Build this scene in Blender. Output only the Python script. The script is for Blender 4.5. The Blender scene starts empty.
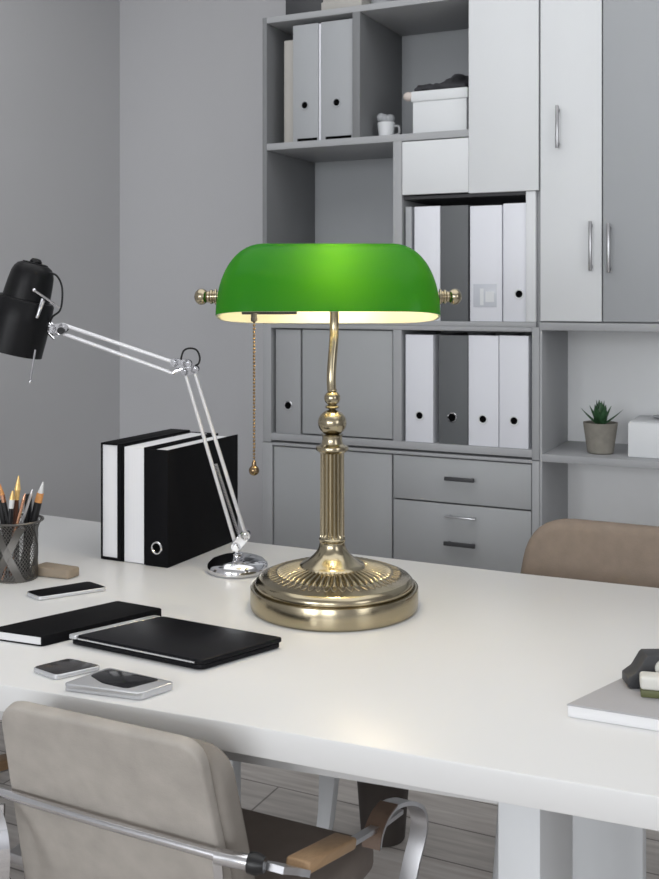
import bpy, bmesh, math, random
from mathutils import Vector, Matrix
random.seed(7)
R = math.radians
scn = bpy.context.scene
COL = scn.collection

# ------------------------------------------------------------------ camera
YAW = R(25.9)
cam = bpy.data.cameras.new('camera')
cam_o = bpy.data.objects.new('camera', cam)
COL.objects.link(cam_o)
cam_o.location = (0, 0, 1.36)
cam_o.rotation_euler = (R(90), 0, YAW)
cam.sensor_width = 36.0
cam.lens = 1052.0 / 879.0 * 36.0
cam.shift_y = -(439.5 - 296.0) / 879.0
cam.clip_start = 0.05
cam.dof.use_dof = True
cam.dof.focus_distance = 2.1
cam.dof.aperture_fstop = 10.0
scn.camera = cam_o

# ------------------------------------------------------------------ world, lights, exposure
w = bpy.data.worlds.new('world')
scn.world = w
w.use_nodes = True
w.node_tree.nodes['Background'].inputs[0].default_value = (0.80, 0.86, 0.95, 1)
w.node_tree.nodes['Background'].inputs[1].default_value = 0.5


def area(name, loc, target, sx, sy, watts, color):
    l = bpy.data.lights.new(name, 'AREA')
    l.shape = 'RECTANGLE'
    l.size, l.size_y = sx, sy
    l.energy = watts
    l.color = color
    o = bpy.data.objects.new(name, l)
    COL.objects.link(o)
    o.location = loc
    d = Vector(target) - Vector(loc)
    o.rotation_euler = d.to_track_quat('-Z', 'Y').to_euler()
    return o


for wx in (-2.02, -.98):
    area('window_daylight', (wx, -4.85, 1.9), (-1.0, 2.0, 1.0), .86, 1.7, 50, (0.95, 0.975, 1.0))
for wx in (.78, 1.82):
    area('window_daylight', (wx, -4.85, 1.9), (-0.6, 2.0, 1.0), .86, 1.7, 34, (0.95, 0.975, 1.0))
area('ceiling_fill', (-0.8, 1.75, 2.85), (-0.8, 1.75, 0), 3.2, 2.2, 27, (0.98, 0.99, 1.0))  # added fill panel under the ceiling

area('side_fill', (2.5, 0.6, 1.7), (-1.5, 2.2, 0.9), 1.6, 1.6, 21, (0.96, 0.98, 1.0))  # added fill from the right, that wall has no window

vs = scn.view_settings
vs.view_transform = 'Standard'
vs.look = 'None'
vs.gamma = 1.0
vs.exposure = 0.0
vs.use_curve_mapping = False


# ------------------------------------------------------------------ materials
def srgb(r, g, b):
    def f(v):
        v /= 255.0
        return v / 12.92 if v <= 0.04045 else ((v + 0.055) / 1.055) ** 2.4
    return (f(r), f(g), f(b), 1)


def mat(name, col, rough=0.5, metal=0.0, spec=0.5, noise=0.0, nscale=20.0, bump=0.0, bscale=80.0,
        coat=0.0, stretch=None, detail=4.0, trans=0.0, ior=1.45):
    m = bpy.data.materials.new(name)
    m.use_nodes = True
    nt = m.node_tree
    b = nt.nodes['Principled BSDF']
    b.inputs['Base Color'].default_value = col
    b.inputs['Roughness'].default_value = rough
    b.inputs['Metallic'].default_value = metal
    b.inputs['Specular IOR Level'].default_value = spec
    b.inputs['Coat Weight'].default_value = coat
    b.inputs['IOR'].default_value = ior
    b.inputs['Transmission Weight'].default_value = trans
    tc = nt.nodes.new('ShaderNodeTexCoord')
    mp = nt.nodes.new('ShaderNodeMapping')
    nt.links.new(tc.outputs['Object'], mp.inputs['Vector'])
    if stretch:
        mp.inputs['Scale'].default_value = stretch
    if noise > 0:
        n = nt.nodes.new('ShaderNodeTexNoise')
        n.inputs['Scale'].default_value = nscale
        n.inputs['Detail'].default_value = detail
        nt.links.new(mp.outputs[0], n.inputs['Vector'])
        mx = nt.nodes.new('ShaderNodeMix')
        mx.data_type = 'RGBA'
        mx.inputs['A'].default_value = tuple(c * (1 - noise) for c in col[:3]) + (1,)
        mx.inputs['B'].default_value = tuple(min(1, c * (1 + noise)) for c in col[:3]) + (1,)
        nt.links.new(n.outputs['Fac'], mx.inputs['Factor'])
        nt.links.new(mx.outputs['Result'], b.inputs['Base Color'])
    if bump > 0:
        n2 = nt.nodes.new('ShaderNodeTexNoise')
        n2.inputs['Scale'].default_value = bscale
        n2.inputs['Detail'].default_value = 3
        nt.links.new(mp.outputs[0], n2.inputs['Vector'])
        bp = nt.nodes.new('ShaderNodeBump')
        bp.inputs['Strength'].default_value = bump
        bp.inputs['Distance'].default_value = 0.002
        nt.links.new(n2.outputs['Fac'], bp.inputs['Height'])
        nt.links.new(bp.outputs[0], b.inputs['Normal'])
    return m


M = {}
M['wall'] = mat('wall_paint', (0.51, 0.51, 0.525, 1), 0.85, spec=0.2, noise=0.02, nscale=3, bump=0.05, bscale=200)
M['wall_left'] = mat('wall_paint_lifted', (0.535, 0.535, 0.546, 1), 0.85, spec=0.2, noise=0.02, nscale=3, bump=0.05, bscale=200)  # same wall paint, lightened to make up for weak light on the left wall
M['ceil'] = mat('ceiling_paint', (0.75, 0.75, 0.75, 1), 0.9, spec=0.1, noise=0.01)
M['desk'] = mat('desk_laminate', (0.765, 0.765, 0.76, 1), 0.32, spec=0.36, noise=0.01, nscale=8)
M['desk_leg'] = mat('desk_leg_laminate', (0.70, 0.72, 0.74, 1), 0.45, noise=0.01)
M['rail'] = mat('desk_rail_laminate', (0.6, 0.6, 0.6, 1), 0.5, noise=0.01)
M['grey'] = mat('grey_laminate', (0.375, 0.385, 0.395, 1), 0.5, spec=0.35, noise=0.02, nscale=5)
M['grey_edge'] = mat('grey_edge_laminate', (0.37, 0.376, 0.388, 1), 0.5, spec=0.35, noise=0.02, nscale=5)
M['grey_door'] = mat('pale_grey_laminate', (0.37, 0.383, 0.4, 1), 0.5, spec=0.35, noise=0.02, nscale=5)
M['white'] = mat('white_laminate', (0.7, 0.715, 0.73, 1), 0.5, spec=0.35, noise=0.01, nscale=5)
M['inner_shaded'] = mat('grey_shaded_laminate', (0.20, 0.205, 0.212, 1), 0.55, spec=0.3, noise=0.02, nscale=5)  # same grey laminate, darkened for the shade inside the niches
M['backboard'] = mat('pale_backboard', (0.86, 0.87, 0.88, 1), 0.6, spec=0.3, noise=0.01)
M['b_white'] = mat('white_binder_card', (0.74, 0.75, 0.8, 1), 0.5, noise=0.015, nscale=10)
M['b_dark'] = mat('charcoal_binder_card', (0.115, 0.121, 0.127, 1), 0.55, noise=0.04, nscale=10)
M['b_grey'] = mat('grey_binder_card', (0.36, 0.372, 0.388, 1), 0.55, noise=0.03, nscale=10)
M['b_mid'] = mat('mid_grey_binder_card', (0.34, 0.346, 0.357, 1), 0.55, noise=0.03, nscale=10)
M['b_beige'] = mat('beige_card', (0.40, 0.385, 0.36, 1), 0.6, noise=0.05, nscale=12)
M['paper'] = mat('paper_pages', (0.82, 0.82, 0.84, 1), 0.75, noise=0.06, nscale=6, stretch=(120, 1, 1))
M['paper_flat'] = mat('paper_sheets', (0.82, 0.82, 0.83, 1), 0.75, noise=0.06, nscale=6, stretch=(1, 1, 160))
M['black'] = mat('black_plastic', (0.012, 0.012, 0.013, 1), 0.35, noise=0.1)
M['black_matt'] = mat('black_matt_card', (0.006, 0.006, 0.007, 1), 0.6, spec=0.08, noise=0.2, nscale=30)
M['black_lap'] = mat('black_laptop_shell', (0.008, 0.008, 0.010, 1), 0.34, spec=0.15, noise=0.1)
M['lampblack'] = mat('black_lacquer', (0.007, 0.007, 0.008, 1), 0.40, spec=0.22, noise=0.1)
M['hole'] = mat('dark_hole', (0.004, 0.004, 0.004, 1), 0.9, spec=0.0, noise=0.1)
M['dark'] = mat('dark_grey_plastic', (0.045, 0.046, 0.050, 1), 0.5, noise=0.1)
M['glassb'] = mat('black_phone_glass', (0.010, 0.010, 0.012, 1), 0.12, noise=0.1)
M['screen2'] = mat('grey_phone_glass', (0.040, 0.038, 0.040, 1), 0.18, noise=0.1)
M['chrome'] = mat('chrome', (0.72, 0.72, 0.74, 1), 0.09, metal=1.0, noise=0.02)
M['steel'] = mat('satin_steel', (0.62, 0.62, 0.64, 1), 0.28, metal=1.0, noise=0.04, nscale=40)
M['dark_brass'] = mat('dark_brass', (0.26, 0.18, 0.10, 1), 0.22, metal=1.0, noise=0.1)
M['handle'] = mat('dull_nickel', (0.30, 0.30, 0.31, 1), 0.30, metal=1.0, noise=0.04)
M['white_rod'] = mat('polished_white_rod', (0.72, 0.72, 0.74, 1), 0.2, metal=0.35, noise=0.02)
M['silver'] = mat('silver_plastic', (0.62, 0.63, 0.65, 1), 0.25, metal=0.55, noise=0.04)
M['brass'] = mat('antique_brass', (0.42, 0.365, 0.255, 1), 0.19, metal=1.0, noise=0.08, nscale=12, bump=0.03, bscale=30, stretch=(1, 1, 30))
M['brass_emb'] = mat('embossed_brass', (0.36, 0.315, 0.23, 1), 0.30, metal=1.0, noise=0.25, nscale=90, bump=0.9, bscale=130)
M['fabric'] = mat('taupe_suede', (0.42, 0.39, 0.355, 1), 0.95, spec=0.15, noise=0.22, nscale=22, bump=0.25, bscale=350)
M['fabric_shaded'] = mat('taupe_suede_shaded', (0.29, 0.265, 0.238, 1), 0.95, spec=0.15, noise=0.15, nscale=22, bump=0.25, bscale=350)  # the same suede, coloured darker for the shaded side of the backrest
M['fabric2'] = mat('beige_suede', (0.235, 0.19, 0.155, 1), 0.95, spec=0.15, noise=0.14, nscale=40, bump=0.25, bscale=350)
M['seat_shaded'] = mat('shaded_taupe_seat', (0.26, 0.22, 0.195, 1), 0.7, spec=0.2, noise=0.1, nscale=30)  # taupe seat, its colour darkened for the shadow it lies in
M['wood_arm'] = mat('oak_arm', (0.45, 0.29, 0.16, 1), 0.45, noise=0.2, nscale=14, stretch=(20, 1, 20))
M['brown_band'] = mat('brown_arm_band', (0.16, 0.105, 0.075, 1), 0.5, noise=0.2, nscale=60)
M['bin'] = mat('dark_bin', (0.06, 0.05, 0.045, 1), 0.6, noise=0.1)
M['mesh'] = mat('pewter_mesh', (0.17, 0.163, 0.153, 1), 0.35, metal=1.0, noise=0.15, nscale=60)
M['tan'] = mat('tan_block', (0.3, 0.245, 0.185, 1), 0.8, noise=0.1, nscale=60)
M['wood_tip'] = mat('orange_wood', (0.65, 0.30, 0.10, 1), 0.5, noise=0.25, nscale=90)
M['copper'] = mat('copper', (0.62, 0.34, 0.22, 1), 0.25, metal=1.0, noise=0.1)
M['gold_tip'] = mat('pale_gold', (0.80, 0.55, 0.22, 1), 0.3, metal=0.4, noise=0.15, nscale=90)
M['white_tip'] = mat('white_tip', (0.75, 0.76, 0.76, 1), 0.4, noise=0.03)
M['brownpen'] = mat('brown_lacquer', (0.10, 0.035, 0.018, 1), 0.3, noise=0.2, nscale=60)
M['concrete'] = mat('concrete_pot', (0.25, 0.235, 0.205, 1), 0.9, spec=0.2, noise=0.25, nscale=40, bump=0.3, bscale=200)
M['leaf'] = mat('succulent_leaf', (0.030, 0.085, 0.035, 1), 0.45, noise=0.5, nscale=60)
M['soil'] = mat('soil', (0.03, 0.025, 0.02, 1), 0.95, noise=0.4, nscale=150, bump=0.6, bscale=300)
M['cloth'] = mat('dark_cloth', (0.05, 0.05, 0.055, 1), 0.95, spec=0.1, noise=0.3, nscale=40, bump=0.5, bscale=120)
M['olive'] = mat('olive_plastic', (0.12, 0.13, 0.055, 1), 0.5, noise=0.1)
M['cream'] = mat('cream_plastic', (0.72, 0.71, 0.66, 1), 0.45, noise=0.03)
M['notecover'] = mat('grey_book_cover', (0.42, 0.413, 0.425, 1), 0.5, noise=0.04, nscale=25)
M['pinkish'] = mat('pale_knob', (0.62, 0.55, 0.51, 1), 0.6, noise=0.05)


def floor_mat():
    m = bpy.data.materials.new('grey_wood_floor')
    m.use_nodes = True
    nt = m.node_tree
    b = nt.nodes['Principled BSDF']
    tc = nt.nodes.new('ShaderNodeTexCoord')
    br = nt.nodes.new('ShaderNodeTexBrick')
    br.inputs['Color1'].default_value = (0.50, 0.465, 0.435, 1)
    br.inputs['Color2'].default_value = (0.56, 0.52, 0.49, 1)
    br.inputs['Mortar'].default_value = (0.22, 0.20, 0.185, 1)
    br.inputs['Scale'].default_value = 1.0
    br.inputs['Mortar Size'].default_value = 0.003
    br.inputs['Brick Width'].default_value = 1.4
    br.inputs['Row Height'].default_value = 0.16
    nt.links.new(tc.outputs['Object'], br.inputs['Vector'])
    mp = nt.nodes.new('ShaderNodeMapping')
    mp.inputs['Scale'].default_value = (1.5, 14, 1)
    n = nt.nodes.new('ShaderNodeTexNoise')
    n.inputs['Scale'].default_value = 3
    n.inputs['Detail'].default_value = 6
    nt.links.new(tc.outputs['Object'], mp.inputs['Vector'])
    nt.links.new(mp.outputs[0], n.inputs['Vector'])
    mx = nt.nodes.new('ShaderNodeMix')
    mx.data_type = 'RGBA'
    mx.blend_type = 'OVERLAY'
    mx.inputs['Factor'].default_value = 0.55
    nt.links.new(br.outputs['Color'], mx.inputs['A'])
    nt.links.new(n.outputs['Fac'], mx.inputs['B'])
    nt.links.new(mx.outputs['Result'], b.inputs['Base Color'])
    b.inputs['Roughness'].default_value = 0.55
    return m


M['floor'] = floor_mat()


def shade_mat(name, dcol, tcol, gloss, fac):
    m = bpy.data.materials.new(name)
    m.use_nodes = True
    nt = m.node_tree
    for n in list(nt.nodes):
        nt.nodes.remove(n)
    out = nt.nodes.new('ShaderNodeOutputMaterial')
    d = nt.nodes.new('ShaderNodeBsdfDiffuse')
    t = nt.nodes.new('ShaderNodeBsdfTranslucent')
    nz = nt.nodes.new('ShaderNodeTexNoise')
    nz.inputs['Scale'].default_value = 6
    hs = nt.nodes.new('ShaderNodeMix')
    hs.data_type = 'RGBA'
    hs.inputs['A'].default_value = dcol
    hs.inputs['B'].default_value = tuple(c * 0.95 for c in dcol[:3]) + (1,)
    nt.links.new(nz.outputs['Fac'], hs.inputs['Factor'])
    nt.links.new(hs.outputs['Result'], d.inputs['Color'])
    t.inputs['Color'].default_value = tcol
    mx = nt.nodes.new('ShaderNodeMixShader')
    mx.inputs[0].default_value = fac
    nt.links.new(d.outputs[0], mx.inputs[1])
    nt.links.new(t.outputs[0], mx.inputs[2])
    g = nt.nodes.new('ShaderNodeBsdfGlossy')
    g.inputs['Roughness'].default_value = 0.16
    fr = nt.nodes.new('ShaderNodeFresnel')
    fr.inputs['IOR'].default_value = 1.45
    mul = nt.nodes.new('ShaderNodeMath')
    mul.operation = 'MULTIPLY'
    mul.inputs[1].default_value = gloss
    nt.links.new(fr.outputs[0], mul.inputs[0])
    m2 = nt.nodes.new('ShaderNodeMixShader')
    nt.links.new(mul.outputs[0], m2.inputs[0])
    nt.links.new(mx.outputs[0], m2.inputs[1])
    nt.links.new(g.outputs[0], m2.inputs[2])
    nt.links.new(m2.outputs[0], out.inputs['Surface'])
    return m


M['shade_green'] = shade_mat('green_cased_glass', (0.009, 0.26, 0.022, 1), (0.068, 0.205, 0.006, 1), 0.30, 0.45)
M['shade_white'] = shade_mat('opal_glass_lining', (0.66, 0.65, 0.56, 1), (0.9, 0.9, 0.8, 1), 0.5, 0.38)

gm = bpy.data.materials.new('lit_bulb')
gm.use_nodes = True
gb = gm.node_tree.nodes['Principled BSDF']
gb.inputs['Base Color'].default_value = (0.9, 0.85, 0.7, 1)
gb.inputs['Emission Color'].default_value = (1.0, 0.80, 0.50, 1)
gb.inputs['Emission Strength'].default_value = 4.0
M['bulb'] = gm


# ------------------------------------------------------------------ mesh builder
class MB:
    def __init__(s):
        s.bm = bmesh.new()
        s.mi = 0

    def _new(s, before):
        fs = [f for f in s.bm.faces if f not in before]
        for f in fs:
            f.material_index = s.mi
        return fs

    def box(s, x0, x1, y0, y1, z0, z1, bev=0.0, mtx=None, seg=2):
        t = bmesh.new()
        bmesh.ops.create_cube(t, size=1)
        for v in t.verts:
            v.co = Vector((x0 + (v.co.x + .5) * (x1 - x0), y0 + (v.co.y + .5) * (y1 - y0), z0 + (v.co.z + .5) * (z1 - z0)))
        if bev > 0:
            bmesh.ops.bevel(t, geom=t.edges[:], offset=bev, segments=seg, affect='EDGES', profile=0.5)
        if mtx:
            bmesh.ops.transform(t, matrix=mtx, verts=t.verts[:])
        return s.merge(t)

    def merge(s, t):
        vm = {}
        for v in t.verts:
            vm[v] = s.bm.verts.new(v.co)
        for f in t.faces:
            try:
                nf = s.bm.faces.new([vm[v] for v in f.verts])
                nf.material_index = s.mi
            except ValueError:
                pass
        t.free()
        return s

    def prism(s, poly, z0, z1, bev=0.0, mtx=None, seg=2, corner=0.0, cseg=5):
        t = bmesh.new()
        if corner > 0:
            poly = round_poly(poly, corner, cseg)
        a = [t.verts.new((p[0], p[1], z0)) for p in poly]
        b = [t.verts.new((p[0], p[1], z1)) for p in poly]
        n = len(poly)
        t.faces.new(a[::-1])
        t.faces.new(b)
        for i in range(n):
            t.faces.new((a[i], a[(i + 1) % n], b[(i + 1) % n], b[i]))
        bmesh.ops.recalc_face_normals(t, faces=t.faces[:])
        if bev > 0:
            es = [e for e in t.edges if abs(e.verts[0].co.z - e.verts[1].co.z) < 1e-9]
            bmesh.ops.bevel(t, geom=es, offset=bev, segments=seg, affect='EDGES', profile=0.5)
        if mtx:
            bmesh.ops.transform(t, matrix=mtx, verts=t.verts[:])
        return s.merge(t)

    def lathe(s, prof, seg=48, mtx=None, fn=None):
        t = bmesh.new()
        rings = []
        for (r, z) in prof:
            if r < 1e-6:
                rings.append([t.verts.new((0, 0, z))])
            else:
                ring = []
                for k in range(seg):
                    a = 2 * math.pi * k / seg
                    rr, zz = (r, z) if fn is None else fn(r, z, a)
                    ring.append(t.verts.new((rr * math.cos(a), rr * math.sin(a), zz)))
                rings.append(ring)
        for i in range(len(rings) - 1):
            A, B = rings[i], rings[i + 1]
            for k in range(seg):
                k2 = (k + 1) % seg
                if len(A) == 1 and len(B) == 1:
                    continue
                if len(A) == 1:
                    t.faces.new((A[0], B[k], B[k2]))
                elif len(B) == 1:
                    t.faces.new((A[k], A[k2], B[0]))
                else:
                    t.faces.new((A[k], A[k2], B[k2], B[k]))
        bmesh.ops.recalc_face_normals(t, faces=t.faces[:])
        if mtx:
            bmesh.ops.transform(t, matrix=mtx, verts=t.verts[:])
        return s.merge(t)

    def cyl(s, p0, p1, r0, r1=None, seg=20):
        r1 = r0 if r1 is None else r1
        p0, p1 = Vector(p0), Vector(p1)
        L = (p1 - p0).length
        q = (p1 - p0).to_track_quat('Z', 'Y').to_matrix().to_4x4()
        return s.lathe([(0, 0), (r0, 0), (r1, L), (0, L)], seg, Matrix.Translation(p0) @ q)

    def sphere(s, c, r, seg=16, sc=(1, 1, 1)):
        n = max(6, seg // 2)
        pr = [(r * math.sin(math.pi * i / n), -r * math.cos(math.pi * i / n)) for i in range(n + 1)]
        pr[0] = (0, -r)
        pr[-1] = (0, r)
        return s.lathe(pr, seg, Matrix.Translation(Vector(c)) @ Matrix.Diagonal((*sc, 1)))

    def tube(s, pts, r, seg=10, closed=False):
        pts = [Vector(p) for p in pts]
        t = bmesh.new()
        n = len(pts)
        prev = None
        rings = []
        for i in range(n):
            if closed:
                d = pts[(i + 1) % n] - pts[i - 1]
            else:
                d = pts[min(i + 1, n - 1)] - pts[max(i - 1, 0)]
            d.normalize()
            if prev is None:
                u = d.orthogonal().normalized()
            else:
                u = (prev - d * prev.dot(d)).normalized()
            prev = u
            v = d.cross(u)
            rr = r[i] if isinstance(r, (list, tuple)) else r
            rings.append([t.verts.new(pts[i] + (u * math.cos(a) + v * math.sin(a)) * rr) for a in [2 * math.pi * k / seg for k in range(seg)]])
        m = n if closed else n - 1
        for i in range(m):
            A, B = rings[i], rings[(i + 1) % n]
            for k in range(seg):
                t.faces.new((A[k], A[(k + 1) % seg], B[(k + 1) % seg], B[k]))
        if not closed:
            t.faces.new(rings[0][::-1])
            t.faces.new(rings[-1])
        bmesh.ops.recalc_face_normals(t, faces=t.faces[:])
        return s.merge(t)

    def band(s, pts, wvec, th):
        """a flat strip of steel following pts, wide along wvec, th thick"""
        pts = [Vector(p) for p in pts]
        wv = Vector(wvec)
        t = bmesh.new()
        rings = []
        n = len(pts)
        for i in range(n):
            d = (pts[min(i + 1, n - 1)] - pts[max(i - 1, 0)]).normalized()
            nn = d.cross(wv).normalized() * th / 2
            h = wv / 2
            rings.append([t.verts.new(pts[i] + h + nn), t.verts.new(pts[i] - h + nn), t.verts.new(pts[i] - h - nn), t.verts.new(pts[i] + h - nn)])
        for i in range(n - 1):
            A, B = rings[i], rings[i + 1]
            for k in range(4):
                t.faces.new((A[k], A[(k + 1) % 4], B[(k + 1) % 4], B[k]))
        t.faces.new(rings[0][::-1])
        t.faces.new(rings[-1])
        bmesh.ops.recalc_face_normals(t, faces=t.faces[:])
        return s.merge(t)

    def build(s, name, mats, parent=None, smooth=35, off=None, sub=0):
        if off is not None:
            bmesh.ops.translate(s.bm, vec=-Vector(off), verts=s.bm.verts[:])
        me = bpy.data.meshes.new(name)
        s.bm.to_mesh(me)
        s.bm.free()
        if not isinstance(mats, (list, tuple)):
            mats = [mats]
        for m in mats:
            me.materials.append(m)
        for p in me.polygons:
            p.use_smooth = True
        me.set_sharp_from_angle(angle=R(smooth))
        o = bpy.data.objects.new(name, me)
        COL.objects.link(o)
        if parent is not None:
            o.parent = parent
        if sub:
            md = o.modifiers.new('sub', 'SUBSURF')
            md.levels = md.render_levels = sub
        return o


def round_poly(poly, r, n=5):
    out = []
    m = len(poly)
    for i in range(m):
        p = Vector(poly[i][:2])
        a = Vector(poly[i - 1][:2]) - p
        b = Vector(poly[(i + 1) % m][:2]) - p
        rr = min(r, a.length * .45, b.length * .45)
        p0 = p + a.normalized() * rr
        p1 = p + b.normalized() * rr
        for k in range(n + 1):
            t = k / n
            out.append(tuple((1 - t) ** 2 * p0 + 2 * t * (1 - t) * p + t * t * p1))
    return out


def tag(o, label, cat, group=None):
    o['label'] = label
    o['category'] = cat
    if group:
        o['group'] = group
    return o


def thing(name, label, cat, loc=(0, 0, 0), rz=0.0, group=None):
    o = bpy.data.objects.new(name, None)
    o.empty_display_size = 0.05
    COL.objects.link(o)
    o.location = loc
    o.rotation_euler = (0, 0, rz)
    return tag(o, label, cat, group)


def copy_tree(o, parent=None):
    c = o.copy()
    COL.objects.link(c)
    if parent is not None:
        c.parent = parent
    for ch in list(o.children):
        copy_tree(ch, c)
    return c


def struct(o):
    o['kind'] = 'structure'
    return o


def smooth_path(pts, n=8):
    """Catmull-Rom through pts"""
    P = [Vector(p) for p in pts]
    P = [P[0] * 2 - P[1]] + P + [P[-1] * 2 - P[-2]]
    out = []
    for i in range(1, len(P) - 2):
        for k in range(n):
            t = k / n
            a, b, c, d = P[i - 1], P[i], P[i + 1], P[i + 2]
            out.append(0.5 * ((2 * b) + (c - a) * t + (2 * a - 5 * b + 4 * c - d) * t * t + (3 * b - a - 3 * c + d) * t ** 3))
    out.append(P[-2])
    return out


# ------------------------------------------------------------------ room
XL, XR, YB, YF, ZC = -2.73, 2.6, 3.60, -5.0, 2.9
struct(MB().box(XL - .1, XR + .1, YF - .1, YB + .1, -0.1, 0).build('floor', M['floor']))
struct(MB().box(XL - .1, XR + .1, YF - .1, YB + .1, ZC, ZC + .1).build('ceiling', M['ceil']))
struct(MB().box(XL - .1, XR + .1, YB, YB + .1, 0, ZC).build('wall_back', M['wall']))
struct(MB().box(XL - .1, XL, YF, YB, 0, ZC).build('wall_left', M['wall_left']))
struct(MB().box(XR, XR + .1, YF, YB, 0, ZC).build('wall_right', M['wall']))
wf = MB()
for a, b, c, d in ((XL, -2.5, 0, ZC), (-.5, .3, 0, ZC), (2.3, XR, 0, ZC), (-2.5, -.5, 0, .8), (-2.5, -.5, 2.7, ZC), (.3, 2.3, 0, .8), (.3, 2.3, 2.7, ZC)):
    wf.box(a, b, YF - .1, YF, c, d)
struct(wf.build('wall_front', M['wall']))
for k, xa in enumerate((-2.5, 0.3)):
    f = MB()
    f.box(xa, xa + .05, YF - .07, YF - .01, .8, 2.7)
    f.box(xa + 1.95, xa + 2.0, YF - .07, YF - .01, .8, 2.7)
    f.box(xa + .05, xa + 1.95, YF - .07, YF - .01, .8, .85)
    f.box(xa + .05, xa + 1.95, YF - .07, YF - .01, 2.65, 2.7)
    f.box(xa + .975, xa + 1.025, YF - .07, YF - .01, .85, 2.65)
    struct(f.build('window_%d' % (k + 1), M['white']))


# ------------------------------------------------------------------ shelving along the back wall
SY, SB = 3.20, 3.585          # front plane and back of the units


def bar_handle(parent, x0, x1, z0, z1, m, y=SY - .022):
    b = MB()
    vert = (z1 - z0) > (x1 - x0)
    b.box(x0, x1, y - .006, y + .004, z0, z1, 0.002)
    if vert:
        xm = (x0 + x1) / 2
        b.box(xm - .003, xm + .003, y, SY + .001, z0 + .008, z0 + .018)
        b.box(xm - .003, xm + .003, y, SY + .001, z1 - .018, z1 - .008)
    else:
        zm = (z0 + z1) / 2
        b.box(x0 + .008, x0 + .016, y, SY + .001, zm - .003, zm + .003)
        b.box(x1 - .016, x1 - .008, y, SY + .001, zm - .003, zm + .003)
    return b.build('handle', m, parent, off=None)


def panel(name, parent, x0, x1, z0, z1, m, y0=SY, y1=SY + .018, bev=.0012):
    return MB().box(x0, x1, y0, y1, z0, z1, bev).build(name, m, parent)


# things standing at the origin hold world-space parts
t = thing('base_cabinet', 'grey base cabinet with a left door and two drawers, behind the desk', 'cabinet')
b = MB()
b.box(-1.816, -1.775, SY, SB, 0, .850, .001)
b.box(-.858, -.835, SY, SB, 0, .850, .001)
b.box(-1.775, -.858, SY, SB, .842, .852, .001)
b.box(-1.775, -.858, SY + .03, SB, 0, .05)
b.box(-1.775, -.858, SB - .01, SB, .05, .842)
b.box(-1.333, -1.318, SY + .02, SB - .01, .05, .842)
b.build('carcass', M['grey_edge'], t)
panel('door', t, -1.770, -1.328, .012, .838, M['grey'], SY + .004)
d = panel('drawer', t, -1.322, -.861, .697, .838, M['grey'], SY + .004)
bar_handle(d, -1.136, -1.037, .772, .784, M['dark'])
d = panel('drawer', t, -1.322, -.861, .300, .692, M['grey'], SY + .004)
bar_handle(d, -1.136, -1.034, .654, .660, M['steel'])
bar_handle(d, -1.138, -1.034, .565, .578, M['dark'])
d = panel('drawer', t, -1.322, -.861, .012, .295, M['grey'], SY + .004)
bar_handle(d, -1.136, -1.034, .19, .202, M['dark'])

t = thing('shelf_unit', 'low grey shelf unit on the base cabinet, holding the lower row of binders', 'shelf')
MB().box(-1.812, -1.780, SY, SB, .853, 1.263, .001).build('side_panel', M['grey_edge'], t)
MB().box(-.858, -.835, SY, SB, .853, 1.263, .001).build('side_panel', M['grey_edge'], t)
MB().box(-1.780, -.858, SY, SB, .860, .884, .001).build('bottom_board', M['grey_edge'], t)
MB().box(-1.780, -.858, SY, SB, 1.249, 1.263, .001).build('top_board', M['grey_edge'], t)
MB().box(-1.322, -1.292, SY, SB - .01, .884, 1.249, .001).build('divider', M['grey_edge'], t)
MB().box(-1.780, -.858, SB - .01, SB, .884, 1.249).build('back_panel', M['grey'], t)
panel('door', t, -1.660, -1.326, .889, 1.245, M['grey'], SY + .006)

t = thing('bookcase', 'tall upper bookcase with grey open niches, two white fronts and binders', 'bookcase')
MB().box(-1.814, -1.797, SY, SB, 1.263, 2.330, .001).build('side_panel', M['inner_shaded'], t)
MB().box(-.846, -.835, SY + .02, SB, 1.263, 2.330, .001).build('side_panel', M['grey_edge'], t)
MB().box(-1.797, -.846, SY, SB, 1.2635, 1.279, .001).build('bottom_board', M['grey_edge'], t)
MB().box(-1.797, -1.062, SY, SB, 1.867, 1.890, .001).build('shelf_board', M['grey_edge'], t)
MB().box(-1.797, -1.062, SY, SB, 2.309, 2.330, .001).build('top_board', M['grey_edge'], t)
MB().box(-1.469, -1.441, SY, SB - .01, 1.890, 2.309, .001).build('divider', M['inner_shaded'], t)
MB().box(-1.322, -1.291, SY, SB - .01, 1.279, 1.867, .001).build('divider', M['grey_edge'], t)
MB().box(-1.797, -.846, SB - .01, SB, 1.279, 2.309).build('back_panel', M['grey_door'], t)
panel('door', t, -1.0605, -.836, 1.686, 2.880, M['white'], SY - .006, SY + .014)
panel('flap', t, -1.288, -1.0615, 1.690, 1.863, M['white'], SY - .004, SY + .014)
panel('filler_panel', t, -.877, -.8465, 1.280, 1.685, M['white'], SY, SB - .012)
MB().box(-1.291, -.877, SY + .015, SB - .01, 1.676, 1.686).build('shelf_board', M['dark'], t)  # board coloured dark to stand in for the shaded gap below the white fronts

t = thing('top_cabinet', 'white fronted top cabinet on the bookcase at the upper edge', 'cabinet')
MB().box(-1.290, -1.063, SY + .02, SB, 2.331, 2.88, .001).build('carcass', M['grey_edge'], t)
panel('door', t, -1.288, -1.0625, 2.333, 2.878, M['white'], SY, SY + .019)

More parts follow.
